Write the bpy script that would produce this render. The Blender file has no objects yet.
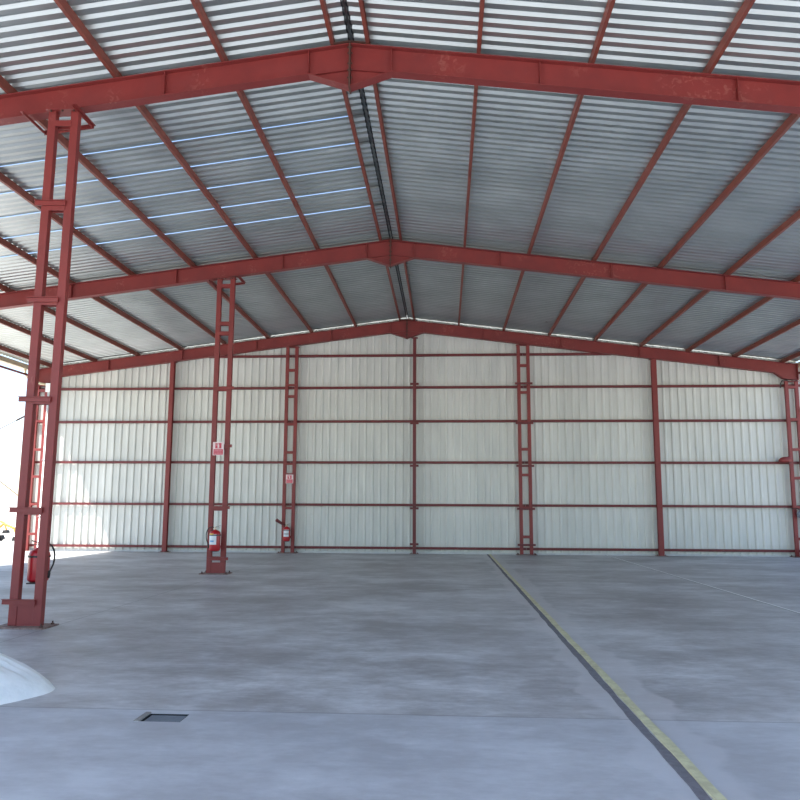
import bpy, math, random
from mathutils import Vector, Matrix
random.seed(7)
SC = bpy.context.scene
COL = SC.collection

# ---------------------------------------------------------------- site dimensions (metres)
Y0, Y1, Y2, Y3 = 1.92, 10.14, 18.35, 26.69        # portal frames
XR0, ZR, SL = -1.355, 8.245, 0.126                # ridge position, rafter top at ridge, slope
XL, XRT = -14.68, 11.91                           # outer column lines
XCOL, XC4, XP1, XPM, XP2 = -5.53, 2.76, -9.86, -1.08, 7.28
PUR_H, PUR_S, PUR_O = 0.148, 1.598, 0.257
DEP = 0.385                                       # rafter depth
def ztop(x): return ZR - SL * abs(x - XR0)

# ---------------------------------------------------------------- materials
def mat(name, col, rough=.5, metal=0, noise=0, nscale=3, col2=None, bump=0, bscale=40, stretch=(1,1,1), rnoise=0):
    m = bpy.data.materials.new(name); m.use_nodes = True
    nt = m.node_tree; b = nt.nodes['Principled BSDF']
    b.inputs['Base Color'].default_value = (*col, 1); b.inputs['Roughness'].default_value = rough
    b.inputs['Metallic'].default_value = metal
    if noise or bump or rnoise:
        tc = nt.nodes.new('ShaderNodeTexCoord'); mp = nt.nodes.new('ShaderNodeMapping')
        mp.inputs['Scale'].default_value = stretch
        nt.links.new(tc.outputs['Object'], mp.inputs['Vector'])
    if noise:
        n = nt.nodes.new('ShaderNodeTexNoise'); n.inputs['Scale'].default_value = nscale; n.inputs['Detail'].default_value = 6
        n.inputs['Roughness'].default_value = .65
        nt.links.new(mp.outputs[0], n.inputs['Vector'])
        r = nt.nodes.new('ShaderNodeValToRGB'); r.color_ramp.elements[0].position = .5 - noise; r.color_ramp.elements[1].position = .5 + noise
        r.color_ramp.elements[0].color = (*col, 1); r.color_ramp.elements[1].color = (*(col2 or col), 1)
        nt.links.new(n.outputs['Fac'], r.inputs[0]); nt.links.new(r.outputs[0], b.inputs['Base Color'])
    if rnoise:
        n = nt.nodes.new('ShaderNodeTexNoise'); n.inputs['Scale'].default_value = 2.5; n.inputs['Detail'].default_value = 5
        nt.links.new(mp.outputs[0], n.inputs['Vector'])
        k = nt.nodes.new('ShaderNodeMapRange'); k.inputs['To Min'].default_value = rough - rnoise; k.inputs['To Max'].default_value = rough + rnoise
        nt.links.new(n.outputs['Fac'], k.inputs[0]); nt.links.new(k.outputs[0], b.inputs['Roughness'])
    if bump:
        n = nt.nodes.new('ShaderNodeTexNoise'); n.inputs['Scale'].default_value = bscale; n.inputs['Detail'].default_value = 4
        nt.links.new(mp.outputs[0], n.inputs['Vector'])
        bp = nt.nodes.new('ShaderNodeBump'); bp.inputs['Strength'].default_value = bump; bp.inputs['Distance'].default_value = .01
        nt.links.new(n.outputs['Fac'], bp.inputs['Height']); nt.links.new(bp.outputs[0], b.inputs['Normal'])
    return m

RED   = mat('red_oxide_paint', (.25,.032,.028), .5, 0, .22, 1.6, (.185,.026,.025), .15, 30)
def add_scuffs(m):
    nt = m.node_tree; L = nt.links.new; b = nt.nodes['Principled BSDF']; src = b.inputs['Base Color'].links[0].from_socket
    tc = nt.nodes.new('ShaderNodeTexCoord')
    def nz(sc, det, dist=0):
        n = nt.nodes.new('ShaderNodeTexNoise'); n.inputs['Scale'].default_value = sc; n.inputs['Detail'].default_value = det; n.inputs['Distortion'].default_value = dist
        L(tc.outputs['Object'], n.inputs['Vector']); return n.outputs['Fac']
    def rng(v, a, c):
        k = nt.nodes.new('ShaderNodeMapRange'); k.inputs['From Min'].default_value = a; k.inputs['From Max'].default_value = c; L(v, k.inputs[0]); return k.outputs[0]
    p = nt.nodes.new('ShaderNodeMath'); p.operation = 'MULTIPLY'; L(rng(nz(1.1, 2), .56, .66), p.inputs[0]); L(rng(nz(9, 5, 1.5), .54, .62), p.inputs[1])
    q = nt.nodes.new('ShaderNodeMath'); q.operation = 'MULTIPLY'; L(p.outputs[0], q.inputs[0]); q.inputs[1].default_value = .24
    x = nt.nodes.new('ShaderNodeMix'); x.data_type = 'RGBA'; L(q.outputs[0], x.inputs[0]); L(src, x.inputs[6]); x.inputs[7].default_value = (.45,.20,.15,1)
    L(x.outputs[2], b.inputs['Base Color'])
add_scuffs(RED)
PURL  = mat('purlin_primer', (.25,.058,.036), .55, 0, .2, 2.2, (.16,.038,.028), .1, 40)
GIRT  = mat('girt_paint', (.16,.020,.023), .5, 0, .2, 3, (.12,.018,.020))
DARK  = mat('dark_rusty_steel', (.055,.026,.022), .6, 0, .2, 20, (.10,.045,.03))
PLATE = mat('muddy_base_plate', (.16,.075,.06), .7, 0, .15, 14, (.30,.24,.21))
BLACK = mat('black_rubber', (.012,.012,.013), .45)
WHITE = mat('white_plastic', (.80,.82,.80), .35)
CREAM = mat('cream_gutter_paint', (.62,.54,.38), .45, 0, .2, 4, (.55,.47,.33))
EXRED = mat('extinguisher_red', (.42,.010,.018), .28)
BRASS = mat('valve_metal', (.45,.40,.32), .35, .9)
LABEL = mat('paper_label', (.72,.76,.80), .5)
LBLUE = mat('label_blue', (.16,.38,.62), .5)
LYEL  = mat('label_yellow', (.75,.48,.10), .5)
SIGNW = mat('sign_white', (.82,.66,.66), .4)
SIGNR = mat('sign_red', (.58,.045,.075), .4)
SIGNP = mat('sign_faded_print', (.78,.35,.40), .4)
ZINC  = mat('galvanised_ridge', (.34,.36,.37), .4, .8, .2, 4, (.25,.27,.29))
FOAM_GAP  = mat('dark_foam_and_gap_shade', (.02,.023,.026), .8)
STRIP = mat('cream_joint_sealant', (.66,.64,.40), .6, 0, .12, 9, (.50,.47,.29), .3, 30)
CHAN  = mat('channel_mortar', (.20,.195,.215), .85, 0, .2, 12, (.13,.125,.14), .6, 60)
DRAIN = mat('drain_slab', (.115,.14,.17), .6, 0, .2, 10, (.17,.20,.235), .3, 50)
RIM   = mat('drain_mortar', (.30,.28,.26), .8, 0, .2, 20, (.20,.19,.18), .5, 60)
WRAP  = mat('white_plastic_wrap', (.95,.955,.94), .4, 0, .2, 6, (.82,.85,.85), .8, 14, (1,1,1))
ROCK  = mat('orange_machine_paint', (.70,.30,.06), .5)
LEAF  = mat('bush_leaves', (.10,.22,.05), .7, 0, .2, 3, (.20,.34,.10))
BROWN = mat('bush_trunk', (.10,.06,.03), .8)
BAG   = mat('blue_grey_plastic', (.13,.16,.21), .5, 0, .2, 8, (.30,.34,.40), .5, 14)
TYRE  = mat('tyre', (.02,.02,.02), .8)
BUILD = mat('pale_render_wall', (.78,.76,.72), .8)
TAN   = mat('tan_render_wall', (.55,.46,.34), .8)
BROOF = mat('pale_roof', (.55,.50,.46), .8)
WINDK = mat('window_glass', (.08,.10,.12), .1)
KERB  = mat('white_kerb', (.62,.64,.63), .7, 0, .2, 6, (.52,.54,.54))

# roof sheets: galvalume with slightly different sheets
def roof_mat():
    m = bpy.data.materials.new('galvalume_roof_sheet'); m.use_nodes = True
    nt = m.node_tree; b = nt.nodes['Principled BSDF']; L = nt.links.new
    tc = nt.nodes.new('ShaderNodeTexCoord'); sx = nt.nodes.new('ShaderNodeSeparateXYZ'); L(tc.outputs['Object'], sx.inputs[0])
    f = nt.nodes.new('ShaderNodeMath'); f.operation = 'FLOOR'; L(sx.outputs['Y'], f.inputs[0])
    w = nt.nodes.new('ShaderNodeTexWhiteNoise'); w.noise_dimensions = '1D'; L(f.outputs[0], w.inputs['W'])
    n = nt.nodes.new('ShaderNodeTexNoise'); n.inputs['Scale'].default_value = 1.2; n.inputs['Detail'].default_value = 7; L(tc.outputs['Object'], n.inputs['Vector'])
    a = nt.nodes.new('ShaderNodeMath'); a.operation = 'MULTIPLY_ADD'; L(w.outputs['Value'], a.inputs[0]); a.inputs[1].default_value = .35; L(n.outputs['Fac'], a.inputs[2])
    r = nt.nodes.new('ShaderNodeValToRGB'); r.color_ramp.elements[0].position = .3; r.color_ramp.elements[1].position = 1.1 - .1
    r.color_ramp.elements[0].color = (.36,.39,.385,1); r.color_ramp.elements[1].color = (.50,.535,.53,1)
    L(a.outputs[0], r.inputs[0]); L(r.outputs[0], b.inputs['Base Color'])
    b.inputs['Metallic'].default_value = .72; b.inputs['Roughness'].default_value = .30
    k = nt.nodes.new('ShaderNodeMapRange'); k.inputs['To Min'].default_value = .24; k.inputs['To Max'].default_value = .38
    L(n.outputs['Fac'], k.inputs[0]); L(k.outputs[0], b.inputs['Roughness'])
    return m
ROOF = roof_mat()

def wall_mat():
    m = bpy.data.materials.new('white_wall_sheet'); m.use_nodes = True
    nt = m.node_tree; b = nt.nodes['Principled BSDF']; L = nt.links.new
    tc = nt.nodes.new('ShaderNodeTexCoord'); sx = nt.nodes.new('ShaderNodeSeparateXYZ'); L(tc.outputs['Object'], sx.inputs[0])
    f = nt.nodes.new('ShaderNodeMath'); f.operation = 'FLOOR'; L(sx.outputs['X'], f.inputs[0])
    w = nt.nodes.new('ShaderNodeTexWhiteNoise'); w.noise_dimensions = '1D'; L(f.outputs[0], w.inputs['W'])
    mp = nt.nodes.new('ShaderNodeMapping'); mp.inputs['Scale'].default_value = (1.5,1,.35); L(tc.outputs['Object'], mp.inputs[0])
    n = nt.nodes.new('ShaderNodeTexNoise'); n.inputs['Scale'].default_value = 2; n.inputs['Detail'].default_value = 6; L(mp.outputs[0], n.inputs['Vector'])
    a = nt.nodes.new('ShaderNodeMath'); a.operation = 'MULTIPLY_ADD'; L(w.outputs['Value'], a.inputs[0]); a.inputs[1].default_value = .3; L(n.outputs['Fac'], a.inputs[2])
    r = nt.nodes.new('ShaderNodeValToRGB'); r.color_ramp.elements[0].position = .3; r.color_ramp.elements[1].position = .95
    r.color_ramp.elements[0].color = (.58,.60,.565,1); r.color_ramp.elements[1].color = (.72,.735,.69,1)
    L(a.outputs[0], r.inputs[0]); L(r.outputs[0], b.inputs['Base Color'])
    b.inputs['Roughness'].default_value = .38
    return m
WALL = wall_mat()

def floor_mat():
    m = bpy.data.materials.new('trowelled_concrete'); m.use_nodes = True
    nt = m.node_tree; b = nt.nodes['Principled BSDF']; L = nt.links.new
    def N(t): return nt.nodes.new(t)
    def math_(op, a, c=None, d=None):
        q = N('ShaderNodeMath'); q.operation = op
        for i, v in enumerate((a, c, d)):
            if v is None: continue
            if isinstance(v, (int, float)): q.inputs[i].default_value = v
            else: L(v, q.inputs[i])
        return q.outputs[0]
    tc = N('ShaderNodeTexCoord'); sx = N('ShaderNodeSeparateXYZ'); L(tc.outputs['Object'], sx.inputs[0])
    def noise(scale, det, st, rough=.6):
        mp = N('ShaderNodeMapping'); mp.inputs['Scale'].default_value = st; L(tc.outputs['Object'], mp.inputs[0])
        n = N('ShaderNodeTexNoise'); n.inputs['Scale'].default_value = scale; n.inputs['Detail'].default_value = det; n.inputs['Roughness'].default_value = rough
        L(mp.outputs[0], n.inputs['Vector']); return n.outputs['Fac']
    big = noise(.45, 5, (1,1.2,1), .6); mid = noise(2.2, 8, (.8,1.3,1), .7); fine = noise(11, 6, (.6,1.4,1), .7)
    s = math_('MULTIPLY_ADD', big, .50, 0.0); s = math_('MULTIPLY_ADD', mid, .40, s); s = math_('MULTIPLY_ADD', fine, .16, s)
    r = N('ShaderNodeValToRGB'); e = r.color_ramp.elements
    e[0].position = .43; e[0].color = (.30,.288,.288,1); e[1].position = .63; e[1].color = (.61,.615,.625,1)
    q = e.new(.49); q.color = (.37,.365,.37,1); q = e.new(.55); q.color = (.47,.47,.478,1)
    L(s, r.inputs[0])
    def mix(fac, c1, c2):
        x = N('ShaderNodeMix'); x.data_type = 'RGBA'
        if isinstance(fac, (int, float)): x.inputs[0].default_value = fac
        else: L(fac, x.inputs[0])
        for i, c in ((6, c1), (7, c2)):
            if isinstance(c, tuple): x.inputs[i].default_value = (*c, 1)
            else: L(c, x.inputs[i])
        return x.outputs[2]
    # paler repaired concrete along the two joints, irregular edge
    wob = math_('MULTIPLY_ADD', noise(.9, 3, (1,1,1)), .9, -.45)
    d = math_('ABSOLUTE', math_('SUBTRACT', sx.outputs['X'], 1.5))
    d = math_('ADD', d, wob)
    band = math_('SUBTRACT', 1, math_('SMOOTH_MIN', 1, math_('MAXIMUM', 0, math_('MULTIPLY', math_('SUBTRACT', d, .22), 14)), .01))
    band = math_('MULTIPLY', math_('MAXIMUM', band, 0), .55)
    col = mix(band, r.outputs[0], (.58,.565,.57))
    # first pour (towards the entrance) is slightly cleaner and bluer
    first = math_('LESS_THAN', sx.outputs['Y'], 6.20)
    col = mix(math_('MULTIPLY', first, .35), col, (.52,.56,.62))
    # saw cuts
    def line(axis, at, half, strength):
        o = math_('LESS_THAN', math_('ABSOLUTE', math_('SUBTRACT', sx.outputs[axis], at)), half)
        return math_('MULTIPLY', o, strength)
    for ax, at, hf, st in (('Y', 6.20, .011, .38), ('X', -5.24, .010, .5), ('Y', 14.3, .012, .10), ('Y', 22.5, .015, .10)):
        col = mix(line(ax, at, hf, st), col, (.10,.10,.11))
    L(col, b.inputs['Base Color'])
    k = N('ShaderNodeMapRange'); k.inputs['From Min'].default_value = .3; k.inputs['From Max'].default_value = .7
    k.inputs['To Min'].default_value = .40; k.inputs['To Max'].default_value = .62
    L(mid, k.inputs[0]); L(k.outputs[0], b.inputs['Roughness'])
    bp = N('ShaderNodeBump'); bp.inputs['Strength'].default_value = .12; bp.inputs['Distance'].default_value = .004
    L(fine, bp.inputs['Height']); L(bp.outputs[0], b.inputs['Normal'])
    return m
FLOOR = floor_mat()
GROUND = mat('sunlit_yard_concrete', (.66,.63,.56), .8, 0, .2, .3, (.58,.55,.49))

# ---------------------------------------------------------------- mesh helpers
class MB:
    def __init__(s): s.v = []; s.f = []; s.mi = []; s.m = 0
    def add(s, vs, fs):
        n = len(s.v); s.v += [tuple(v) for v in vs]; s.f += [tuple(i + n for i in f) for f in fs]; s.mi += [s.m] * len(fs)
    def box(s, x0, x1, y0, y1, z0, z1):
        s.hexa([(x0,y0,z0),(x1,y0,z0),(x1,y1,z0),(x0,y1,z0),(x0,y0,z1),(x1,y0,z1),(x1,y1,z1),(x0,y1,z1)])
    def hexa(s, v):
        s.add(v, [(0,3,2,1),(4,5,6,7),(0,1,5,4),(1,2,6,5),(2,3,7,6),(3,0,4,7)])
    def prism(s, poly, y0, y1):                       # poly in (x,z), counter-clockwise seen from -y
        n = len(poly)
        s.add([(x,y0,z) for x, z in poly] + [(x,y1,z) for x, z in poly],
              [tuple(range(n)), tuple(range(2*n-1, n-1, -1))] + [(i, i+n, (i+1) % n + n, (i+1) % n) for i in range(n)])
    def tube(s, pts, r, seg=10, cap=True):
        pts = [Vector(p) for p in pts]; n = len(pts); rr = r if isinstance(r, (list, tuple)) else [r]*n
        vs = []; prev = None
        for i, p in enumerate(pts):
            t = (pts[min(i+1, n-1)] - pts[max(i-1, 0)]).normalized()
            a = prev if prev else (Vector((0,0,1)) if abs(t.z) < .9 else Vector((1,0,0)))
            u = (a - t * a.dot(t)).normalized(); w = t.cross(u); prev = u
            for k in range(seg):
                g = 2*math.pi*k/seg; vs.append(p + (u*math.cos(g) + w*math.sin(g)) * rr[i])
        fs = [(i*seg+k, i*seg+(k+1) % seg, (i+1)*seg+(k+1) % seg, (i+1)*seg+k) for i in range(n-1) for k in range(seg)]
        if cap: fs += [tuple(range(seg-1, -1, -1)), tuple(range((n-1)*seg, n*seg))]
        s.add(vs, fs)
    def lathe(s, prof, c, seg=24):                    # prof (r,z)
        vs = []; fs = []; n = len(prof)
        for r, z in prof:
            for k in range(seg):
                g = 2*math.pi*k/seg; vs.append((c[0]+r*math.cos(g), c[1]+r*math.sin(g), c[2]+z))
        for i in range(n-1):
            for k in range(seg): fs.append((i*seg+k, i*seg+(k+1) % seg, (i+1)*seg+(k+1) % seg, (i+1)*seg+k))
        fs += [tuple(range(seg-1, -1, -1)), tuple(range((n-1)*seg, n*seg))]
        s.add(vs, fs)
    def build(s, name, mats, parent=None, smooth=False, loc=None, bevel=0):
        base = Vector(loc) if loc is not None else (parent_world(parent) if parent else Vector())
        me = bpy.data.meshes.new(name); me.from_pydata([tuple(Vector(v) - base) for v in s.v], [], s.f)
        for m in (mats if isinstance(mats, (list, tuple)) else [mats]): me.materials.append(m)
        for p, i in zip(me.polygons, s.mi): p.material_index = i; p.use_smooth = smooth
        me.update()
        o = bpy.data.objects.new(name, me); COL.objects.link(o)
        if parent:
            o.parent = parent; o.location = base - parent_world(parent)
        else: o.location = base
        if bevel:
            b = o.modifiers.new('bevel', 'BEVEL'); b.width = bevel; b.segments = 2; b.limit_method = 'ANGLE'
        return o
def parent_world(o):
    v = Vector()
    while o: v += Vector(o.location); o = o.parent
    return v
def empty(name, loc, label, cat, group=None):
    o = bpy.data.objects.new(name, None); COL.objects.link(o); o.location = loc; o.empty_display_size = .2
    return tag(o, label, cat, group)
def tag(o, label, cat, group=None):
    o['label'] = label; o['category'] = cat
    if group: o['group'] = group
    return o
def struct(o, label=None):
    o['kind'] = 'structure'
    if label: o['label'] = label
    return o

# ---------------------------------------------------------------- ground and floor
FX0, FX1, FY0, FY1 = -15.6, 12.9, -12, 27.6
hx0, hx1, hy0, hy1 = -2.30, -1.99, 5.87, 6.09
b = MB()
xs = [FX0, hx0, hx1, FX1]; ys = [FY0, hy0, hy1, FY1]
for i in range(3):
    for j in range(3):
        if i == 1 and j == 1: continue
        b.add([(xs[i],ys[j],0),(xs[i+1],ys[j],0),(xs[i+1],ys[j+1],0),(xs[i],ys[j+1],0)], [(0,1,2,3)])
D = .05
b.add([(hx0,hy0,0),(hx1,hy0,0),(hx1,hy1,0),(hx0,hy1,0),(hx0,hy0,-D),(hx1,hy0,-D),(hx1,hy1,-D),(hx0,hy1,-D)],
      [(0,4,5,1),(1,5,6,2),(2,6,7,3),(3,7,4,0),(4,7,6,5)])
b.add([(FX0,FY0,0),(FX1,FY0,0),(FX1,FY1,0),(FX0,FY1,0),(FX0,FY0,-.3),(FX1,FY0,-.3),(FX1,FY1,-.3),(FX0,FY1,-.3)],
      [(0,4,5,1),(1,5,6,2),(2,6,7,3),(3,7,4,0)])
struct(b.build('floor', FLOOR), 'grey trowelled concrete floor slab')
b = MB(); b.add([(-400,-300,-.06),(400,-300,-.06),(400,500,-.06),(-400,500,-.06)], [(0,1,2,3)])
struct(b.build('ground', GROUND), 'sunlit pale yard outside the shed')

# drain pit cover in the floor
o = empty('drain_cover', (-2.145, 5.98, -D), 'small dark rectangular drain cover sunk in the floor near the front left', 'drain cover')
b = MB(); b.box(hx0+.02, hx1-.012, hy0+.008, hy1-.022, -D, -.006); b.build('slab', DRAIN, o, bevel=.003)
b = MB(); b.box(hx0,hx1,hy1-.012,hy1-.0005,-D,-.001); b.box(hx0,hx1,hy0+.0005,hy0+.005,-D,-.001); b.box(hx0+.0005,hx0+.010,hy0+.005,hy1-.012,-D,-.001); b.box(hx1-.005,hx1-.0005,hy0+.005,hy1-.012,-D,-.001); b.build('frame', FOAM_GAP, o)  # near-black lining: the shade of the recess gap put into the colour
b = MB(); b.hexa([(hx0-.05,hy0-.005,0),(hx0,hy0-.005,0),(hx0,hy1+.025,0),(hx0-.05,hy1+.025,0),
                  (hx0-.040,hy0,.009),(hx0-.003,hy0,.009),(hx0-.003,hy1+.015,.009),(hx0-.040,hy1+.015,.009)])
b.build('mortar_edge', RIM, o)

# long joints: cream sealant strips and mortar channel
def wavy_strip(x0, x1, y0, y1, z, n, amp, seed, h=.006):
    rn = random.Random(seed); b = MB(); vs = []
    a = c = 0
    for i in range(n+1):
        y = y0 + (y1-y0)*i/n; a = .6*a + rn.uniform(-amp, amp); c = .6*c + rn.uniform(-amp, amp)
        vs += [(x0+a, y, z), (x1+c, y, z), (x0+a+.003, y, z+h), (x1+c-.003, y, z+h)]
    fs = []
    for i in range(n):
        k = 4*i
        fs += [(k+2,k+3,k+7,k+6), (k,k+2,k+6,k+4), (k+1,k+5,k+7,k+3)]
    fs += [(0,1,3,2), (4*n,4*n+2,4*n+3,4*n+1)]
    b.add(vs, fs); return b
tag(wavy_strip(1.475, 1.552, 2.5, 26.85, .0005, 130, .0045, 3, .008).build('joint_sealant_strip', STRIP),
    'broad cream sealant strip running along the long floor joint to the back wall', 'sealant strip')
tag(wavy_strip(1.405, 1.472, 2.5, 26.85, .0005, 160, .006, 5, .003).build('mortar_channel', CHAN),
    'rough dark grey mortar channel along the left side of the broad cream strip', 'floor channel')
tag(wavy_strip(5.452, 5.492, 6, 26.85, .0005, 120, .002, 9, .005).build('joint_sealant_strip', WHITE),
    'thin pale sealant line crossing the floor at the far right', 'sealant strip')
tag(wavy_strip(5.436, 5.451, 6, 26.85, .0005, 120, .002, 11, .002).build('mortar_channel', CHAN),
    'thin dark groove beside the thin pale line at the far right of the floor', 'floor channel')

# white plastic wrapped heap at the left edge
def heap():
    pts = [(-5.5,5.72),(-4.6,5.76),(-4.0,5.92),(-3.66,6.18),(-3.48,6.48),(-3.42,6.70),(-3.50,6.90),(-3.8,7.06),(-4.2,7.2),(-4.8,7.3),(-5.6,7.3),(-6.3,6.6)]
    n = 96; ring = []
    for i in range(n):                                # Catmull-Rom outline
        t = i/n*len(pts); k = int(t); f = t-k; P = [Vector((*pts[(k+j-1) % len(pts)], 0)) for j in range(4)]
        ring.append(.5*((2*P[1]) + (P[2]-P[0])*f + (2*P[0]-5*P[1]+4*P[2]-P[3])*f*f + (3*P[1]-P[0]-3*P[2]+P[3])*f**3))
    c = Vector((-5.0, 6.75, 0)); rings = 26; vs = []; fs = []
    rn = random.Random(4); ph = [rn.uniform(0, 6.28) for _ in range(12)]
    for j in range(rings+1):
        t = j/rings
        for i, p in enumerate(ring):
            q = c + (p-c)*(1-t)
            h = .50*(1-(1-t)**1.7)**.78 if t > 0 else 0
            ang = 2*math.pi*i/n
            wr = (math.sin(ang*9+ph[0]+3*t)*.008 + math.sin(ang*23+ph[1]-5*t)*.006 + math.sin(ang*41+ph[4]+8*t)*.003 + math.sin(q.x*31-q.y*17+ph[5])*.003 + math.sin(ang*5+ph[2]+9*t)*.012 + math.sin(q.x*11+q.y*5+ph[3])*.008) * min(1, t*5)
            vs.append((q.x, q.y, h + wr + .0))
    for j in range(rings):
        for i in range(n): fs.append((j*n+i, j*n+(i+1) % n, (j+1)*n+(i+1) % n, (j+1)*n+i))
    b = MB(); b.add(vs, fs); return b
o = heap().build('plastic_sheet', WRAP, smooth=True, loc=(-5, 6.7, 0))
tag(o, 'white crinkled plastic sheet draped over a low heap at the left edge of the floor', 'plastic sheet')

# ---------------------------------------------------------------- roof sheets
def roof_profile(ya, yb, steps=False):
    """trapezoid ribs along Y; returns (y, z) points, one list per sheet"""
    P, H, n = .2, .042, int(round((yb-ya)/.2)); sheets = []; cur = []
    per = 5
    for i in range(n):
        y = ya + i*P
        cur += [(y, 0), (y+.083, 0), (y+.118, H), (y+.165, H)]
        cur.append((y+P, 0))
        if (i+1) % per == 0 or i == n-1:
            sheets.append(cur); cur = []
    return sheets
def roof_slope(side, ya, yb):
    b = MB()
    xe = (XL-.35) if side < 0 else (XRT+.35)
    xa = XR0 + side*.02
    za = ZR + PUR_H + .004 - SL*abs(xa-XR0); ze = ZR + PUR_H + .004 - SL*abs(xe-XR0)
    for si, sh in enumerate(roof_profile(ya, yb)):
        ymid = sum(p[0] for p in sh)/len(sh)
        pts = list(sh)
        # side lap: the sheet end rides up over the next one and leaves an open slot in one bay
        leak = side < 0 and Y1+.9 < ymid < Y2-2.2
        if leak:
            y, z = pts[-1]; pts[-1] = (y+.012, .022); pts[-2] = (pts[-2][0], .046)
        else:
            y, z = pts[-1]; pts[-1] = (y, .0)
        vs = []; k = len(pts)
        for y, z in pts: vs += [(xa, y, za+z), (xe, y, ze+z)]
        b.add(vs, [(2*i, 2*i+2, 2*i+3, 2*i+1) for i in range(k-1)])
    return b
for side, nm in ((-1, 'left'), (1, 'right')):
    b = roof_slope(side, Y0-.5, Y3+.62)
    struct(b.build('ceiling', ROOF), nm + ' slope of ribbed galvanised roof sheets')

# ridge capping and closure strips
b = MB()
zc = ZR + PUR_H + .055
b.add([(XR0-.32,Y0-.5,zc-.035),(XR0,Y0-.5,zc+.012),(XR0+.32,Y0-.5,zc-.035),(XR0-.32,Y3+.62,zc-.035),(XR0,Y3+.62,zc+.012),(XR0+.32,Y3+.62,zc-.035),
       (XR0-.32,Y0-.5,zc-.032),(XR0,Y0-.5,zc+.015),(XR0+.32,Y0-.5,zc-.032),(XR0-.32,Y3+.62,zc-.032),(XR0,Y3+.62,zc+.015),(XR0+.32,Y3+.62,zc-.032)],
      [(0,1,4,3),(1,2,5,4),(6,9,10,7),(7,10,11,8),(0,3,9,6),(2,8,11,5),(0,6,7,1),(1,7,8,2),(3,4,10,9),(4,5,11,10)])
cap = tag(b.build('ridge_cap', ZINC, loc=(XR0, (Y0+Y3)/2, zc)), 'galvanised ridge cap running along the very top of the roof', 'ridge cap')
for sx in (-1, 1):
    zt = ZR + PUR_H; n = int((Y3+.6-(Y0-.4))/.2); top = []; bot = []
    for k in range(n):                                 # one long strip whose teeth plug the ribs
        y = Y0-.5+.2*k
        bot += [(y, zt-.008), (y+.083, zt-.008), (y+.118, zt+.034), (y+.165, zt+.034)]
    x0, x1 = sorted((XR0+sx*.022, XR0+sx*.045)); vs = []
    for y, z in bot: vs += [(x0,y,z-.004), (x1,y,z-.004), (x1,y,z+.012), (x0,y,z+.012)]
    b = MB(); m = len(bot)
    b.add(vs, [(4*i+a, 4*i+(a+1) % 4, 4*i+4+(a+1) % 4, 4*i+4+a) for i in range(m-1) for a in range(4)] + [(0,3,2,1), (4*m-4,4*m-3,4*m-2,4*m-1)])
    c = b.build('closure_strip', FOAM_GAP, cap); c['label'] = 'dark foam closure strip'

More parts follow.
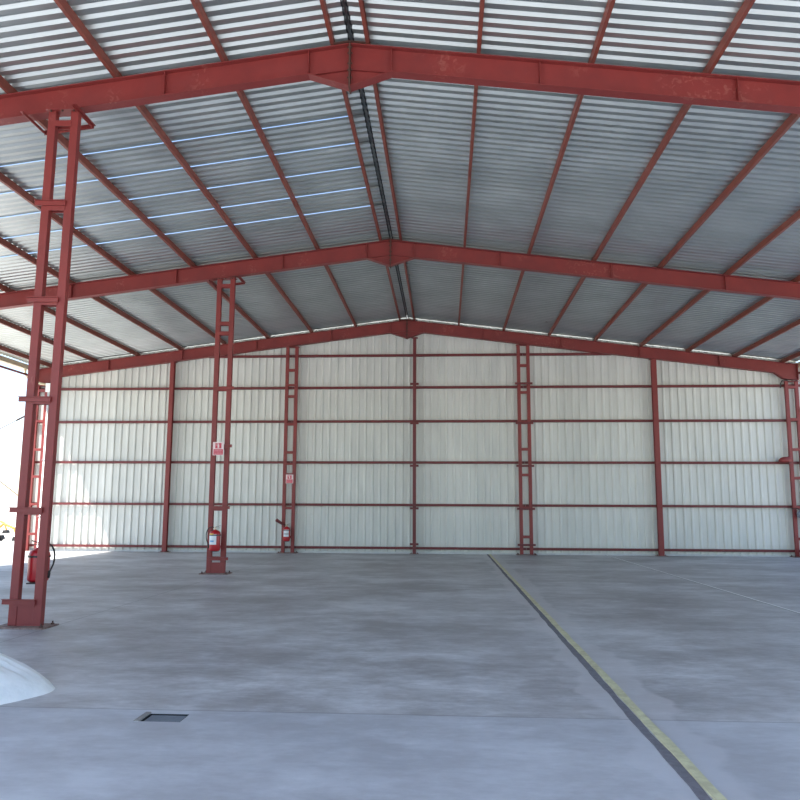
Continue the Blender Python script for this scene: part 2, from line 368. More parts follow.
# ---------------------------------------------------------------- rafters
FR = {0: ('entrance', Y0), 1: ('nearest', Y1+.07), 2: ('middle', Y2+.05), 3: ('far', Y3)}
FL_W = .18
def rafter(side, y, flab):
    xe = (XL - .24) if side < 0 else (XRT + .24)
    zbase = ztop(XR0) - DEP
    wh = 'left' if side < 0 else 'right'
    o = empty('rafter', (XR0, y, zbase), 'red steel I-beam rafter, %s half of the %s portal frame' % (wh, flab), 'rafter', 'red roof rafters')
    def X(d): return XR0 + side*d
    def poly(pts):                                    # pts (distance from ridge, drop measured from top line)
        q = [(X(d), ZR - SL*d - dz) for d, dz in pts]
        return q if side > 0 else q[::-1]
    L = abs(xe - XR0); hw, hd = .60, .275; t = .014
    eL = L-.50
    b = MB(); b.prism(poly([(.008,DEP+hd-t),(hw,DEP-t),(eL-.30,DEP-t),(eL,.56-t),(L-t,.56-t-SL*0),(L-t,t),(.008,t)]), y-.006, y+.006); b.build('web', RED, o)
    b = MB(); b.prism(poly([(.008,t),(L,t),(L,0),(.008,0)]), y-FL_W/2, y+FL_W/2); b.build('top_flange', RED, o, bevel=.002)
    b = MB()
    b.prism(poly([(.008,DEP+hd),(hw,DEP),(hw,DEP-t),(.008,DEP+hd-t)]), y-FL_W/2, y+FL_W/2)
    b.prism(poly([(hw,DEP),(eL-.30,DEP),(eL-.30,DEP-t),(hw,DEP-t)]), y-FL_W/2, y+FL_W/2)
    b.prism(poly([(eL-.30,DEP),(eL,.56),(eL,.56-t),(eL-.30,DEP-t)]), y-FL_W/2, y+FL_W/2)
    b.prism(poly([(eL,.56),(L,.56),(L,.56-t),(eL,.56-t)]), y-FL_W/2, y+FL_W/2)
    b.build('bottom_flange', RED, o)
    b = MB(); b.prism(poly([(.03,DEP+.006),(hw,DEP),(hw,DEP-.012),(.03,DEP-.006)]), y-.05, y-.006); b.build('haunch_rib', RED, o)
    ds = [hw] + [2.72*i for i in range(1, 5)]
    for d in ds:
        b = MB(); b.prism(poly([(d-.005,DEP-t),(d+.005,DEP-t),(d+.005,t),(d-.005,t)]), y-FL_W/2+.01, y+FL_W/2-.01); b.build('stiffener', RED, o)
    b = MB(); b.prism(poly([(L-t,.56-t),(L,.56-t),(L,t),(L-t,t)]), y-FL_W/2, y+FL_W/2); b.build('end_flange', RED, o)
    b = MB(); b.prism(poly([(0,DEP+hd+.03),(.011,DEP+hd+.03),(.011,-.012),(0,-.012)]), y-FL_W/2-.012, y+FL_W/2+.012)
    b.build('end_plate', DARK, o)
    for dz in (.05, .14, .30, .40, .52):
        for sy in (-1, 1):
            b = MB(); yy = y + sy*.055; z = ZR - dz
            b.tube([(X(.011), yy, z), (X(.036), yy, z)], .014, 6); b.build('bolt', DARK, o)
    if side > 0:
        pass
    else:
        b = MB(); 
        for s2 in (-1, 1):
            q = [(XR0, ZR+.004), (XR0+s2*.23, ZR+.004-SL*.23), (XR0+s2*.23, ZR+.016-SL*.23), (XR0, ZR+.016)]
            b.prism(q if s2 > 0 else q[::-1], y-FL_W/2-.035, y+FL_W/2+.035)
        b.build('ridge_splice_plate', DARK, o)
    return o
for k, (nm, y) in FR.items():
    for side in (-1, 1): rafter(side, y, nm)

# ---------------------------------------------------------------- purlins
ORD = ['first','second','third','fourth','fifth','sixth','seventh','eighth','ninth','tenth']
def purlin(side, i, ya, yb, baylab):
    d = PUR_O + i*PUR_S; x = XR0 + side*d; zb = ZR - SL*d + (.018 if i == 0 else .002); w, h, t = .052, PUR_H-.012, .006
    if i == 0: h -= .018
    b = MB(); s = side                                # C section open towards the eave
    xin, xout = x - s*w/2, x + s*w/2
    def bx(a, c, z0, z1): b.box(min(a,c), max(a,c), ya, yb, z0, z1)
    bx(xin, xin+s*t, zb, zb+h); bx(xin+s*t, xout, zb, zb+t); bx(xin+s*t, xout, zb+h-t, zb+h)
    bx(xout-s*t, xout, zb+t, zb+.024); bx(xout-s*t, xout, zb+h-.024, zb+h-t)
    o = b.build('purlin', PURL, loc=(x, (ya+yb)/2, zb))
    tag(o, 'red roof purlin over the %s bay, %s %s of the ridge' % (baylab, ORD[i], 'left' if side < 0 else 'right'), 'purlin', 'purlins under the roof sheets')
    # cleat on the rafter
    return o
for (ya, yb, lab) in ((Y0-.4, Y1-.005, 'entrance'), (Y1+.005, Y2-.005, 'middle'), (Y2+.005, Y3+.55, 'rearmost')):
    for side in (-1, 1):
        for i in range(9): purlin(side, i, ya, yb, lab)

# ---------------------------------------------------------------- columns
def lattice(x, y, ztop_, battens, cleats, label, both=True, head=False, solid=True, cleat_side=0, cw=.115, half=.225, dep=.10, nm='lattice_column'):
    o = empty(nm, (x, y, 0), label, 'column', 'red steel lattice columns')
    for s in (-1, 1):
        b = MB(); xc = x + s*(half-cw/2); t = .008       # channel chords, open backs facing each other
        b.box(xc-cw/2, xc+cw/2, y-dep/2, y+dep/2, .02, ztop_)
        b.build('chord', RED, o, bevel=.006)
    xi = half - cw
    for z in battens:
        b = MB(); b.box(x-xi-.02, x+xi+.02, y-dep/2-.008, y-dep/2+.004, z-.045, z+.045); 
        b.box(x-xi, x+xi, y+dep/2-.012, y+dep/2-.002, z-.045, z+.045)
        b.build('batten', RED, o)
    for z in cleats:
        x0, x1 = x-half-.0, x+half-.0
        if cleat_side <= 0 and cleat_side != 9: x0 -= .10
        if cleat_side >= 0 and cleat_side != 9: x1 += .10
        if cleat_side == -1: x1 -= .06
        if cleat_side == 1: x0 += .0
        b = MB(); b.box(x0+.02, x1-.02, y-dep/2-.035, y-dep/2-.009, z-.035, z+.035)
        b.box(x0+.02, x1-.02, y-dep/2-.062, y-dep/2-.035, z+.027, z+.035)
        b.build('girt_cleat', RED if cleat_side else GIRT, o)
    b = MB(); b.box(x-half-.12, x+half+.12, y-.22, y+.22, 0, .02); pl = b.build('base_plate', PLATE, o, bevel=.003)
    for sx in (-1, 1):
        for sy in (-1, 1):
            b = MB(); px, py = x+sx*(half+.065), y+sy*.15
            b.lathe([(.026,.02),(.026,.038),(.012,.038),(.012,.065)], (px,py,0), 6); b.build('anchor_bolt', DARK, pl)
    if solid:
        b = MB(); b.box(x-xi, x+xi, y-dep/2+.01, y-dep/2+.02, .02, .27)
        b.build('base_web', RED, o)
    b = MB(); b.box(x-half-.02, x+half+.02, y-.11, y+.11, ztop_, ztop_+.016); b.build('cap_plate', RED, o)
    if head:
        b = MB(); za = ztop_+.0; xc = x-(.15 if cleat_side < 0 else .03); hw2 = .385; t = .05; dr = lambda q: SL*(q-x)*1.0
        for s in (-1, 1):                              # flat arms under the rafter flange, following its slope
            q = xc+s*hw2; z0 = za-.012+dr(q)
            b.box(q-t/2, q+t/2, y-.22, y+.42, z0-.008, z0+.002)
            b.box(q-s*t/2-.004, q-s*t/2+.004, y-.22, y+.42, z0-.045, z0-.008)
        qa, qb = xc-hw2, xc+hw2
        for ya_, yb_, h0, h1 in ((y+.37, y+.42, -.020, -.008), (y+.416, y+.424, -.058, -.010)):
            b.hexa([(qa,ya_,za+dr(qa)+h0),(qb,ya_,za+dr(qb)+h0),(qb,yb_,za+dr(qb)+h0),(qa,yb_,za+dr(qa)+h0),
                    (qa,ya_,za+dr(qa)+h1),(qb,ya_,za+dr(qb)+h1),(qb,yb_,za+dr(qb)+h1),(qa,yb_,za+dr(qa)+h1)])
        b.build('head_bracket', RED, o)
        for dx in (-.17, 0, .17):
            q = MB(); q.tube([(x+dx, y-.085, za-.022), (x+dx, y-.085, za)], .016, 6); q.build('bolt', DARK, o)
    return o
def under(x): return ztop(x) - DEP
hI = under(XCOL) - .016 - .028
c1 = lattice(XCOL, Y1, hI, [7.10, 5.82, 4.43, 3.03, 1.52, .31], [5.88, 4.46, 3.05, 1.54, .33],
        'tall red lattice column in the left foreground under the nearest rafter', head=True, cleat_side=-1)
c1.location.x -= .052; c1.rotation_euler.y = .0075           # slightly out of plumb, as in the photo
lattice(XCOL+.03, Y2, hI, [7.10, 6.13, 5.88, 4.47, 3.02, 1.54, .36], [4.49, 3.06, 1.57, .36],
        'red lattice column under the middle rafter with an extinguisher and a sign', head=True, cleat_side=1)
lattice(-5.49, Y3, under(-5.5)-.045, [6.45, 5.5, 4.5, 3.5, 2.72, 1.55, .55], [5.9, 3.09],
        'red lattice column at the back wall with an extinguisher and a sign', cleat_side=9, solid=False)
lattice(XC4, Y3, under(XC4)-.045, [6.57, 5.61, 4.56, 3.61, 2.72, 1.59, .61], [5.92, 4.52, 3.03, 1.56, .34],
        'red lattice column at the back wall right of centre, no extinguisher', cleat_side=0, solid=False)
for x, sd, lab in ((XL, -1, 'red lattice corner column at the left end of the back wall'), (XRT, 1, 'red lattice corner column at the right end of the back wall')):
    lattice(x, Y3, ztop(x)-.56-.045-(.24*SL), [5.75, 4.63, 3.6, 2.63, 1.65, .6], [], lab, cleat_side=9, solid=False)
for k in (0, 1, 2):
    nm, y = FR[k]
    for x, sd in ((XL, 'left'), (XRT, 'right')):
        lattice(x, y, ztop(x)-.56-.045-(.24*SL), [5.6, 4.5, 3.0, 1.54, .3], [], 'red lattice column holding up the %s end of the %s portal frame' % (sd, nm), cleat_side=9)

# plain gable posts
def post(x, w, label, cleats, m=RED, dark=False):
    y = Y3; h = under(x) - .02 if x != XPM else ztop(x)-DEP-.23
    o = empty('gable_post', (x, y, 0), label, 'post', 'posts of the back wall')
    b = MB(); t = .012; d = .15
    b.box(x-w/2, x+w/2, y-d/2, y-d/2+t, .016, h); b.box(x-w/2, x+w/2, y+d/2-t, y+d/2, .016, h); b.box(x-.006, x+.006, y-d/2+t, y+d/2-t, .016, h)
    b.build('shaft', m, o)
    b = MB(); b.box(x-w/2-.10, x+w/2+.10, y-.13, y+.13, 0, .016); pl = b.build('base_plate', PLATE, o)
    for sx in (-1, 1):
        b = MB(); b.lathe([(.02,.016),(.02,.034),(.01,.034),(.01,.055)], (x+sx*(w/2+.05), y, 0), 6); b.build('anchor_bolt', DARK, pl)
    b = MB(); b.box(x-w/2-.06, x+w/2+.06, y-.10, y+.10, h, h+.014); b.build('cap_plate', m, o)
    for z in cleats:
        b = MB(); b.box(x-.15, x+.15, y-d/2-.018, y-d/2-.001, z-.035, z+.035); b.box(x-.15, x+.15, y-d/2-.045, y-d/2-.018, z+.027, z+.035)
        b.build('girt_cleat', m, o)
post(XP1, .15, 'red steel gable post between the left corner and the sign column', [])
post(XPM, .11, 'slim dark red gable post in the middle of the back wall under the ridge', [5.92, 4.52, 3.03, 1.56, .34], GIRT)
post(XP2, .17, 'red steel gable post between the right corner and the right lattice column', [])

# girts between the gable posts
GZ = [.195, 1.674, 3.156, 4.612, 5.826, 6.993]
supports = [(XL, .19), (XP1, .0), (-5.49, .0), (XPM, .0), (XC4, .0), (XP2, .0), (XRT, -.19)]
bays = ['leftmost', 'second', 'third', 'fourth', 'fifth', 'rightmost']
rows = ['lowest', 'second lowest', 'third lowest', 'third highest', 'second highest', 'highest']
for r, z in enumerate(GZ):
    for k in range(6):
        xa, xb = supports[k][0]+.003, supports[k+1][0]-.003
        if k == 0: xa -= .40
        if k == 5: xb += .40
        if r == 5:                                     # the top row stops at the rafters
            lim = (ZR - z - DEP - .02)/SL
            xa = max(xa, XR0 - lim - .5); xb = min(xb, XR0 + lim + .5)
            if xb - xa < .3: continue
        zz = z
        b = MB(); w = .085; ya, yb = Y3+.095, Y3+.185; t = .006
        b.box(xa, xb, ya, ya+t, zz-w/2, zz+w/2); b.box(xa, xb, ya+t, yb, zz+w/2-t, zz+w/2); b.box(xa, xb, ya+t, yb, zz-w/2, zz-w/2+t)
        o = b.build('wall_girt', GIRT, loc=((xa+xb)/2, Y3+.14, zz))
        tag(o, 'red horizontal wall rail, %s row, %s bay from the left' % (rows[r], bays[k]), 'girt', 'wall rails on the back wall')

# ---------------------------------------------------------------- back wall cladding
b = MB(); x = XL-.42; P = .262; yb = Y3+.225; pts = []; i = 0
while x < XRT + .62:
    sc = .008 if i % 4 == 3 else 0
    pts += [(x, yb), (x+P-.105-sc, yb), (x+P-.075-sc, yb-.042), (x+P-.030+sc, yb-.042)]
    x += P; i += 1
pts.append((x, yb))
vs = []
for (px, py) in pts:
    vs += [(px, py, .065), (px, py, ztop(px)+.128 + random.uniform(-.008,.012))]
b.add(vs, [(2*i, 2*i+2, 2*i+3, 2*i+1) for i in range(len(pts)-1)])
struct(b.build('wall_back', WALL), 'white ribbed sheet cladding of the back wall')
b = MB(); b.box(XL-.42, XRT+.62, Y3+.18, Y3+.36, 0, .065)
struct(b.build('trim_1', KERB), 'pale kerb under the back wall sheets')

# ---------------------------------------------------------------- gutters, downpipe, braces
def gutter(side, lab):
    xe = (XL-.35) if side < 0 else (XRT+.35); z = ztop(xe)+PUR_H-.02; b = MB()
    s = side; t = .004; w = .17; h = .19
    x0 = xe - s*.03; x1 = x0 + s*w
    def bx(a, c, z0, z1, ya=Y0-.5, yb=Y3+.66): b.box(min(a,c), max(a,c), ya, yb, z0, z1)
    bx(x0, x0+s*t, z-h, z-.02); bx(x0+s*t, x1-s*t, z-h, z-h+t); bx(x1-s*t, x1, z-h, z); bx(x1-s*t, x1+s*.02, z, z+t)
    bx(x0, x1, z-h, z-.02, Y0-.504, Y0-.5); bx(x0, x1, z-h, z-.02, Y3+.66, Y3+.664)
    return tag(b.build('gutter', CREAM, loc=((x0+x1)/2, Y2, z-h)), lab, 'gutter')
gutter(-1, 'cream gutter hanging along the left eave of the roof')
gutter(1, 'cream gutter hanging along the right eave of the roof')
xg = XL-.38-.05; zg = ztop(XL-.35)+PUR_H-.21
o = empty('downpipe', (XL+.33, Y3+.02, 0), 'white rainwater downpipe beside the left corner column of the back wall', 'downpipe')
b = MB(); arc = [(xg-.02, Y3-.45, zg+.005), (xg-.02, Y3-.45, zg-.12), (xg+.05, Y3-.40, zg-.27), (xg+.22, Y3-.30, zg-.40), (xg+.48, Y3-.2, zg-.48), (XL+.33, Y3-.16, zg-.52)]
b.tube(arc, .045, 12); b.build('elbow_pipe', CREAM, o, smooth=True)
b = MB(); b.box(XL+.22, XL+.47, Y3-.22, Y3-.08, zg-.78, zg-.46); b.build('rain_hopper', WHITE, o, bevel=.01)
b = MB(); b.tube([(XL+.33, Y3-.15, zg-.78), (XL+.33, Y3-.15, .12), (XL+.33, Y3-.22, .04)], .05, 12); b.build('pipe', WHITE, o, smooth=True)
for z in (1.2, 3.2):
    b = MB(); b.box(XL+.26, XL+.40, Y3-.21, Y3-.085, z, z+.03); b.build('pipe_clip', ZINC, o)

def rod(a, c, label, turn=.25):
    a, c = Vector(a), Vector(c); o = empty('brace_rod', a, label, 'brace', 'diagonal wall brace rods')
    b = MB(); b.tube([a, c], .013, 8); b.build('rod', GIRT, o)
    p = a.lerp(c, turn); q = a.lerp(c, turn+.07); b = MB(); b.tube([p, p.lerp(q,.2), p.lerp(q,.8), q], [.016,.032,.032,.016], 8); b.build('turnbuckle', DARK, o)
    for e in (a, c):
        b = MB(); b.box(e.x-.006, e.x+.006, e.y-.07, e.y+.07, e.z-.07, e.z+.07); b.build('lug_plate', RED, o)
for x, s in ((XL-.235, 'left'), (XRT+.235, 'right')):
    rod((x, Y3-.14, 4.95), (x, Y2+.14, 1.6), 'upper diagonal brace rod leaning down from the %s corner column' % s, .06)
    rod((x+.03*(1 if s=='right' else -1), Y3-.14, 1.75), (x+.03*(1 if s=='right' else -1), Y2+.14, 4.9), 'lower diagonal brace rod rising away from the %s corner column' % s, .5)
# eave ties on the right
for x, s in ((XL-.2, 'left'), (XRT+.25, 'right')):
    b = MB(); z = ztop(x)-.30
    b.tube([(x+(.03 if s=='right' else -.08), Y2-.08, z), (x+(.03 if s=='right' else -.08), Y3+.08, z)], .04, 10)
    tag(b.build('eave_tie', GIRT, loc=(x, (Y2+Y3)/2, z)), 'red eave tie tube along the %s side between the middle and far frames' % s, 'eave tie')

# small hose at right column head, pipe cover at the column
b = MB(); b.tube([(XRT-.40, Y3-.1, 5.72), (XRT-.395, Y3-.1, 5.86), (XRT-.33, Y3-.1, 5.97), (XRT-.2, Y3-.1, 5.985), (XRT-.1, Y3-.09, 5.94)], .022, 8)
tag(b.build('cable_loop', BLACK, smooth=True, loc=(XRT-.3, Y3-.1, 5.9)), 'short black cable loop at the head of the right corner column', 'cable')
o = empty('work_lamp', (XRT-.32, Y3-.1, 3.20), 'red lamp housing fixed to the right corner column above the third rail', 'lamp')
b = MB(); b.tube([(XRT-.60, Y3-.1, 3.19), (XRT-.52, Y3-.1, 3.235), (XRT-.40, Y3-.1, 3.25), (XRT-.225, Y3-.1, 3.25)], [.05,.085,.10,.10], 14); b.build('housing', RED, o, smooth=True)
b = MB(); b.box(XRT-.30, XRT-.226, Y3-.16, Y3-.05, 3.12, 3.36); b.build('bracket', GIRT, o)

# blue-grey bag and dark bucket at the right corner column
def blob(c, r, seed, amp, name, m, label, cat, sq=(1,1,1)):
    rn = random.Random(seed); ph = [rn.uniform(0, 6.28) for _ in range(6)]; vs = []; fs = []; U, V = 28, 16
    for j in range(V+1):
        th = math.pi*j/V
        for i in range(U):
            g = 2*math.pi*i/U
            k = 1 + amp*(math.sin(3*g+ph[0]+2*th) + .6*math.sin(7*g+ph[1]-4*th) + .4*math.sin(9*th+ph[2]+g*2))
            vs.append((c[0]+r*sq[0]*k*math.sin(th)*math.cos(g), c[1]+r*sq[1]*k*math.sin(th)*math.sin(g), c[2]+r*sq[2]*k*math.cos(th)))
    for j in range(V):
        for i in range(U): fs.append((j*U+i, (j+1)*U+i, (j+1)*U+(i+1) % U, j*U+(i+1) % U))
    b = MB(); b.add(vs, fs); return b
o = empty('hanging_bag', (XRT+.05, Y3-.16, 1.45), 'blue-grey plastic bag tied to the right corner column', 'bag')
blob((XRT+.02, Y3-.23, 1.42), .17, 3, .09, '', BAG, '', '', (1.15,.9,.85)).build('bag_body', BAG, o, smooth=True)
b = MB(); b.tube([(XRT-.02, Y3-.20, 1.54), (XRT-.15, Y3-.12, 1.62), (XRT-.30, Y3-.09, 1.60)], [.02,.014,.012], 8); b.build('tie_cord', BLACK, o)
o = empty('bucket', (XRT-.06, Y3-.42, 0), 'dark bucket on the floor in front of the right corner column', 'bucket')
b = MB(); b.lathe([(.13,0),(.16,.28),(.17,.30),(.155,.30),(.125,.02)], (XRT-.06, Y3-.42, 0), 20); b.build('pail', BLACK, o, smooth=True)
b = MB(); b.tube([(XRT-.06+.165*math.cos(a), Y3-.42, .29+.12*math.sin(a)) for a in [math.pi*i/12 for i in range(13)]], .006, 6); b.build('handle', ZINC, o)

# ---------------------------------------------------------------- extinguishers and signs
def extinguisher(x, y, z, r, h, label, hose, lab_side, horn=False, brk=1, labang=-90):
    """standing on the bracket at height z, against the column, y centre of the cylinder"""
    o = empty('fire_extinguisher', (x, y, z), label, 'fire extinguisher', 'red fire extinguishers')
    b = MB(); b.lathe([(r*.80,0),(r*.97,.02),(r,.04),(r,h*.80),(r*.93,h*.87),(r*.70,h*.93),(r*.36,h*.97),(r*.26,h)], (x,y,z), 32)
    b.build('cylinder', EXRED, o, smooth=True)
    # wrap-around label
    if lab_side:
        b = MB(); a0, a1 = math.radians(labang-48), math.radians(labang+48); n = 14; R = r+.0025
        def patch(z0, z1, f0=0, f1=1, R=R):
            vs = []
            for i in range(n+1):
                g = a0+(a1-a0)*(f0+(f1-f0)*i/n); vs += [(x+R*math.cos(g), y+R*math.sin(g), z0), (x+R*math.cos(g), y+R*math.sin(g), z1),
                                                         (x+(R-.002)*math.cos(g), y+(R-.002)*math.sin(g), z0), (x+(R-.002)*math.cos(g), y+(R-.002)*math.sin(g), z1)]
            fs = []
            for i in range(n):
                k = 4*i; fs += [(k,k+4,k+5,k+1), (k+2,k+3,k+7,k+6), (k+1,k+5,k+7,k+3), (k,k+2,k+6,k+4)]
            fs += [(0,1,3,2), (4*n,4*n+2,4*n+3,4*n+1)]
            b.add(vs, fs)
        patch(z+h*.30, z+h*.78)
        if horn: b.m = 3; patch(z+h*.47, z+h*.51, 0, 1, R+.001)
        else:
            b.m = 1; patch(z+h*.42, z+h*.50, .25, .75, R+.001); b.m = 2; patch(z+h*.74, z+h*.82, .1, .7, R+.001)
        l = b.build('label', [LABEL, LBLUE, LYEL, BLACK], o, smooth=False); l['label'] = 'white paper label'
    b = MB(); b.lathe([(.022,h),(.022,h+.03),(.03,h+.03),(.03,h+.055),(.012,h+.06)], (x,y,z), 12); b.build('valve', BRASS, o)
    b = MB(); s = 1 if hose > 0 else -1
    b.hexa([(x-.01,y-.012,z+h+.055),(x-s*.12,y-.012,z+h+.085),(x-s*.12,y+.012,z+h+.085),(x-.01,y+.012,z+h+.055),
            (x-.01,y-.012,z+h+.063),(x-s*.12,y-.012,z+h+.095),(x-s*.12,y+.012,z+h+.095),(x-.01,y+.012,z+h+.063)])
    b.box(min(x,x-s*.11), max(x,x-s*.11), y-.01, y+.01, z+h+.035, z+h+.043); b.build('handle', BLACK, o)
    if horn:
        b = MB(); b.tube([(x,y,z+h+.04),(x-.06,y-.02,z+h+.05),(x-.12,y-.03,z+h+.07)], .014, 8); b.build('hose', BLACK, o, smooth=True)
        b = MB(); b.tube([(x-.10,y-.03,z+h+.05),(x-.33,y-.04,z+h+.20),(x-.37,y-.04,z+h+.225)], [.035,.058,.062], 14); b.build('discharge_horn', GIRT, o, smooth=True)
    else:
        b = MB(); rr = r + .035
        pts = [(x,y,z+h+.03), (x+s*r*.6,y-.01,z+h+.06), (x+s*(rr),y-.01,z+h+.02), (x+s*(rr+.045),y-.01,z+h*.82), (x+s*(rr+.04),y-.01,z+h*.55), (x+s*(rr+.0),y-.01,z+h*.33), (x+s*(rr-.015),y-.01,z+h*.22)]
        P = []
        for i in range(len(pts)-1):
            p = [Vector(pts[max(0,min(len(pts)-1,i+j-1))]) for j in range(4)]
            for k in range(6):
                f = k/6; P.append(.5*((2*p[1])+(p[2]-p[0])*f+(2*p[0]-5*p[1]+4*p[2]-p[3])*f*f+(3*p[1]-p[0]-3*p[2]+p[3])*f**3))
        P.append(Vector(pts[-1]))
        hs = b; hs.tube(P, .012, 8); ho = hs.build('hose', BLACK, o, smooth=True)
        b = MB(); e = Vector(pts[-1]); b.tube([e+Vector((0,0,.05)), e, e-Vector((s*.005,0,.05))], [.016,.02,.017], 10); b.build('nozzle', BLACK, o, smooth=True)
    for zz in (z-.012, z+h*.74):
        b = MB(); b.box(x-r*.5, x+r*.5, min(y, y+brk*(r+.03)), max(y, y+brk*(r+.03)), zz-.008, zz+.008) if zz < z else b.lathe([(r+.004,zz-z-.012),(r+.008,zz-z-.012),(r+.008,zz-z+.012),(r+.004,zz-z+.012)], (x,y,z), 24)
        b.build('wall_bracket', BLACK, o)
    return o
# behind the foreground column: hangs on its far face
extinguisher(-5.575, Y1+.05+.165, .57, .138, .46, 'red fire extinguisher hanging on the back of the foreground column', 1, False, brk=-1)
extinguisher(-5.49, Y2-.05-.145, .55, .130, .50, 'red fire extinguisher with white label on the middle frame column', -1, True, labang=-108)
extinguisher(-5.50, Y3-.05-.14, .42, .120, .50, 'red fire extinguisher with raised horn on the back wall column', -1, True, horn=True, labang=-90)
# two black support arms that carry the foreground one
def sign(x, y, z, s, label):
    o = empty('safety_sign', (x, y, z), label, 'sign', 'fire extinguisher signs')
    b = MB(); b.box(x-s/2, x+s/2, y-.004, y, z-s*.6, z+s*.6); b.build('board', SIGNW, o)
    b = MB(); b.box(x-s*.28, x+s*.28, y-.0052, y-.0041, z+.02*s, z+.50*s); b.build('red_panel', SIGNR, o)
    b = MB(); yy = (y-.0064, y-.0053)              # extinguisher pictogram
    b.box(x-s*.075, x+s*.075, *yy, z+.07*s, z+.36*s); b.box(x-s*.03, x+s*.03, *yy, z+.36*s, z+.42*s); b.box(x-s*.12, x+s*.05, *yy, z+.42*s, z+.455*s)
    b.box(x-s*.15, x-s*.12, *yy, z+.24*s, z+.455*s); b.build('pictogram', SIGNW, o)
    b = MB(); b.box(x-s*.43, x+s*.43, y-.0052, y-.0041, z-.54*s, z-.05*s); b.build('text_panel', SIGNR, o)
    b = MB()
    for zc2 in (-.17, -.30, -.43):
        xx = x-s*.36
        rn = random.Random(int(zc2*100))
        while xx < x+s*.33:
            w = s*rn.uniform(.05,.11); b.box(xx, min(xx+w, x+s*.36), *yy, z+(zc2-.025)*s, z+(zc2+.025)*s); xx += w+s*.03
    b.build('faded_print', SIGNP, o)
sign(-5.515, Y2-.05-.066, 2.99, .27, 'red and white extinguisher sign on the middle frame column')
sign(-5.47, Y3-.05-.012, 2.56, .26, 'red and white extinguisher sign on the back wall column')

# ---------------------------------------------------------------- outside, left of the shed
o = empty('leafy_bush', (-23.55, 42, -.06), 'green bush outside, just left of the foreground column', 'bush')
def leafball(c, r, n, seed, sq=1.3):
    rn = random.Random(seed); b = MB()
    for _ in range(n):
        d = Vector((rn.gauss(0,1), rn.gauss(0,1), rn.gauss(0,1))).normalized()*r*rn.uniform(.55,1)
        p = Vector(c)+Vector((d.x, d.y, d.z*sq)); s = rn.uniform(.08,.16)
        u = Vector((rn.gauss(0,1), rn.gauss(0,1), rn.gauss(0,1))).normalized(); w = u.orthogonal().normalized()
        b.add([p-u*s, p+w*s*.5, p+u*s, p-w*s*.5], [(0,1,2,3)])
    return b
leafball((-23.55,42,1.0), .34, 700, 5, 1.3).build('foliage', LEAF, o)
b = MB(); b.tube([(-23.55,42,-.06),(-23.55,42,1.0)], .05, 8); b.build('stem', BROWN, o)
# small digger lying low in the yard
def digger(x, y, s, label, m):
    z = -.06
    o = empty('mini_excavator', (x, y, z), label, 'excavator')
    for sy in (-1, 1):
        b = MB(); b.prism([(x-.9*s,z+.12*s),(x-.7*s,z),(x+.7*s,z),(x+.9*s,z+.12*s),(x+.8*s,z+.32*s),(x-.8*s,z+.32*s)], y+sy*.45*s-.15*s, y+sy*.45*s+.15*s); b.build('track', TYRE, o)
    b = MB(); b.prism([(x-.8*s,z+.34*s),(x+.6*s,z+.34*s),(x+.6*s,z+.6*s),(x-.1*s,z+.7*s),(x-.8*s,z+.66*s)], y-.45*s, y+.45*s); b.build('body', m, o, bevel=.03)
    b = MB(); b.tube([(x+.55*s,y,z+.5*s),(x+1.1*s,y,z+.95*s),(x+1.7*s,y,z+.7*s)], [.09*s,.08*s,.07*s], 8); b.build('boom', m, o)
    b = MB(); b.tube([(x+1.7*s,y,z+.72*s),(x+1.9*s,y,z+.25*s)], .06*s, 8); b.build('stick', m, o)
    b = MB(); b.prism([(x+1.75*s,z+.25*s),(x+1.7*s,z+.02*s),(x+2.05*s,z+.05*s),(x+2.0*s,z+.25*s)], y-.18*s, y+.18*s); b.build('bucket', TYRE, o)
digger(-21.6, 35.0, .85, 'small orange excavator standing in the yard outside on the left', ROCK)
digger(-27.5, 44.0, .9, 'second small orange excavator farther back outside on the left', ROCK)
def house(x0, x1, y0, y1, h, m, label):
    o = empty('building', ((x0+x1)/2, y0, -.06), label, 'building')
    b = MB(); b.box(x0, x1, y0, y1, -.06, h); b.build('wall', m, o)
    b = MB(); b.box(x0-.3, x1+.3, y0-.3, y1+.3, h, h+.25); b.build('roof', BROOF, o)
    n = int((x1-x0)//4)
    for i in range(n):
        xc = x0 + (i+.5)*(x1-x0)/n
        b = MB(); b.box(xc-.6, xc+.6, y0-.03, y0+.01, h*.35, h*.7); b.build('window', WINDK, o)
house(-92, -66, 120, 132, 2.6, BUILD, 'long low pale building on the horizon outside on the left')
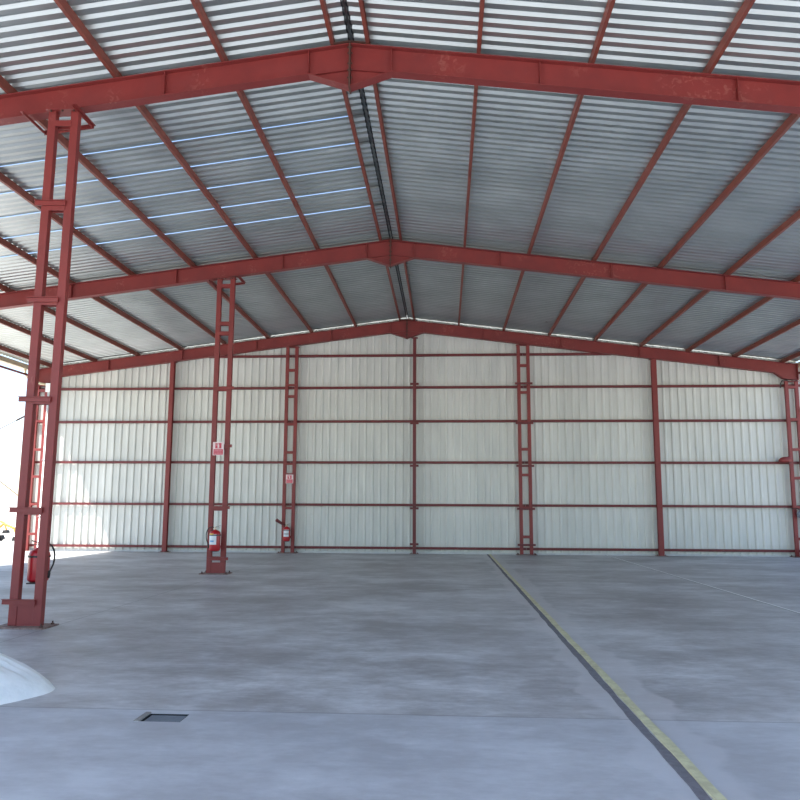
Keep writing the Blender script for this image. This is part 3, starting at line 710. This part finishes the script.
house(30, 52, 66, 80, 9.0, TAN, 'tan building outside beyond the right corner column')

# ---------------------------------------------------------------- light
w = bpy.data.worlds.new('sky'); SC.world = w; w.use_nodes = True
nt = w.node_tree; bg = nt.nodes['Background']
sky = nt.nodes.new('ShaderNodeTexSky'); sky.sky_type = 'NISHITA'; sky.sun_disc = False
sd = Vector((3.3, 2.0, -6.3)).normalized()
sky.sun_elevation = math.asin(-sd.z); sky.sun_rotation = math.atan2(-sd.x, -sd.y)
sky.air_density = 1.0; sky.dust_density = .7; sky.ozone_density = 1.0
nt.links.new(sky.outputs[0], bg.inputs[0]); bg.inputs[1].default_value = .20
L = bpy.data.lights.new('sun', 'SUN'); L.energy = 6.5; L.angle = .0093; L.color = (1, .95, .87)
lo = bpy.data.objects.new('sun', L); COL.objects.link(lo); lo.rotation_euler = sd.to_track_quat('-Z', 'Y').to_euler(); lo.location = (-20, -10, 30)

# ---------------------------------------------------------------- camera
pitch, yaw, roll = .1397, .0597, .0044
c, s = math.cos(yaw), math.sin(yaw); cp, sp = math.cos(pitch), math.sin(pitch)
Rv = Vector((c, s, 0)); F = Vector((-s, c, 0)); Z = Vector((0,0,1))
fw = cp*F + sp*Z; up = -sp*F + cp*Z
cr, sr = math.cos(roll), math.sin(roll)
R2 = cr*Rv + sr*up; U2 = -sr*Rv + cr*up
cam = bpy.data.cameras.new('camera'); co = bpy.data.objects.new('camera', cam); COL.objects.link(co)
cam.sensor_width = 36; cam.lens = 761.69/800*36; cam.clip_end = 2000; cam.clip_start = .05
M = Matrix((( R2.x, U2.x, -fw.x, 0), (R2.y, U2.y, -fw.y, 0), (R2.z, U2.z, -fw.z, 1.6), (0,0,0,1)))
co.matrix_world = M
SC.camera = co
SC.view_settings.view_transform = 'Standard'; SC.view_settings.look = 'None'
SC.view_settings.gamma = 1; SC.view_settings.use_curve_mapping = False
SC.view_settings.exposure = 1.0
SC.cycles.max_bounces = 10; SC.cycles.diffuse_bounces = 6; SC.cycles.glossy_bounces = 5
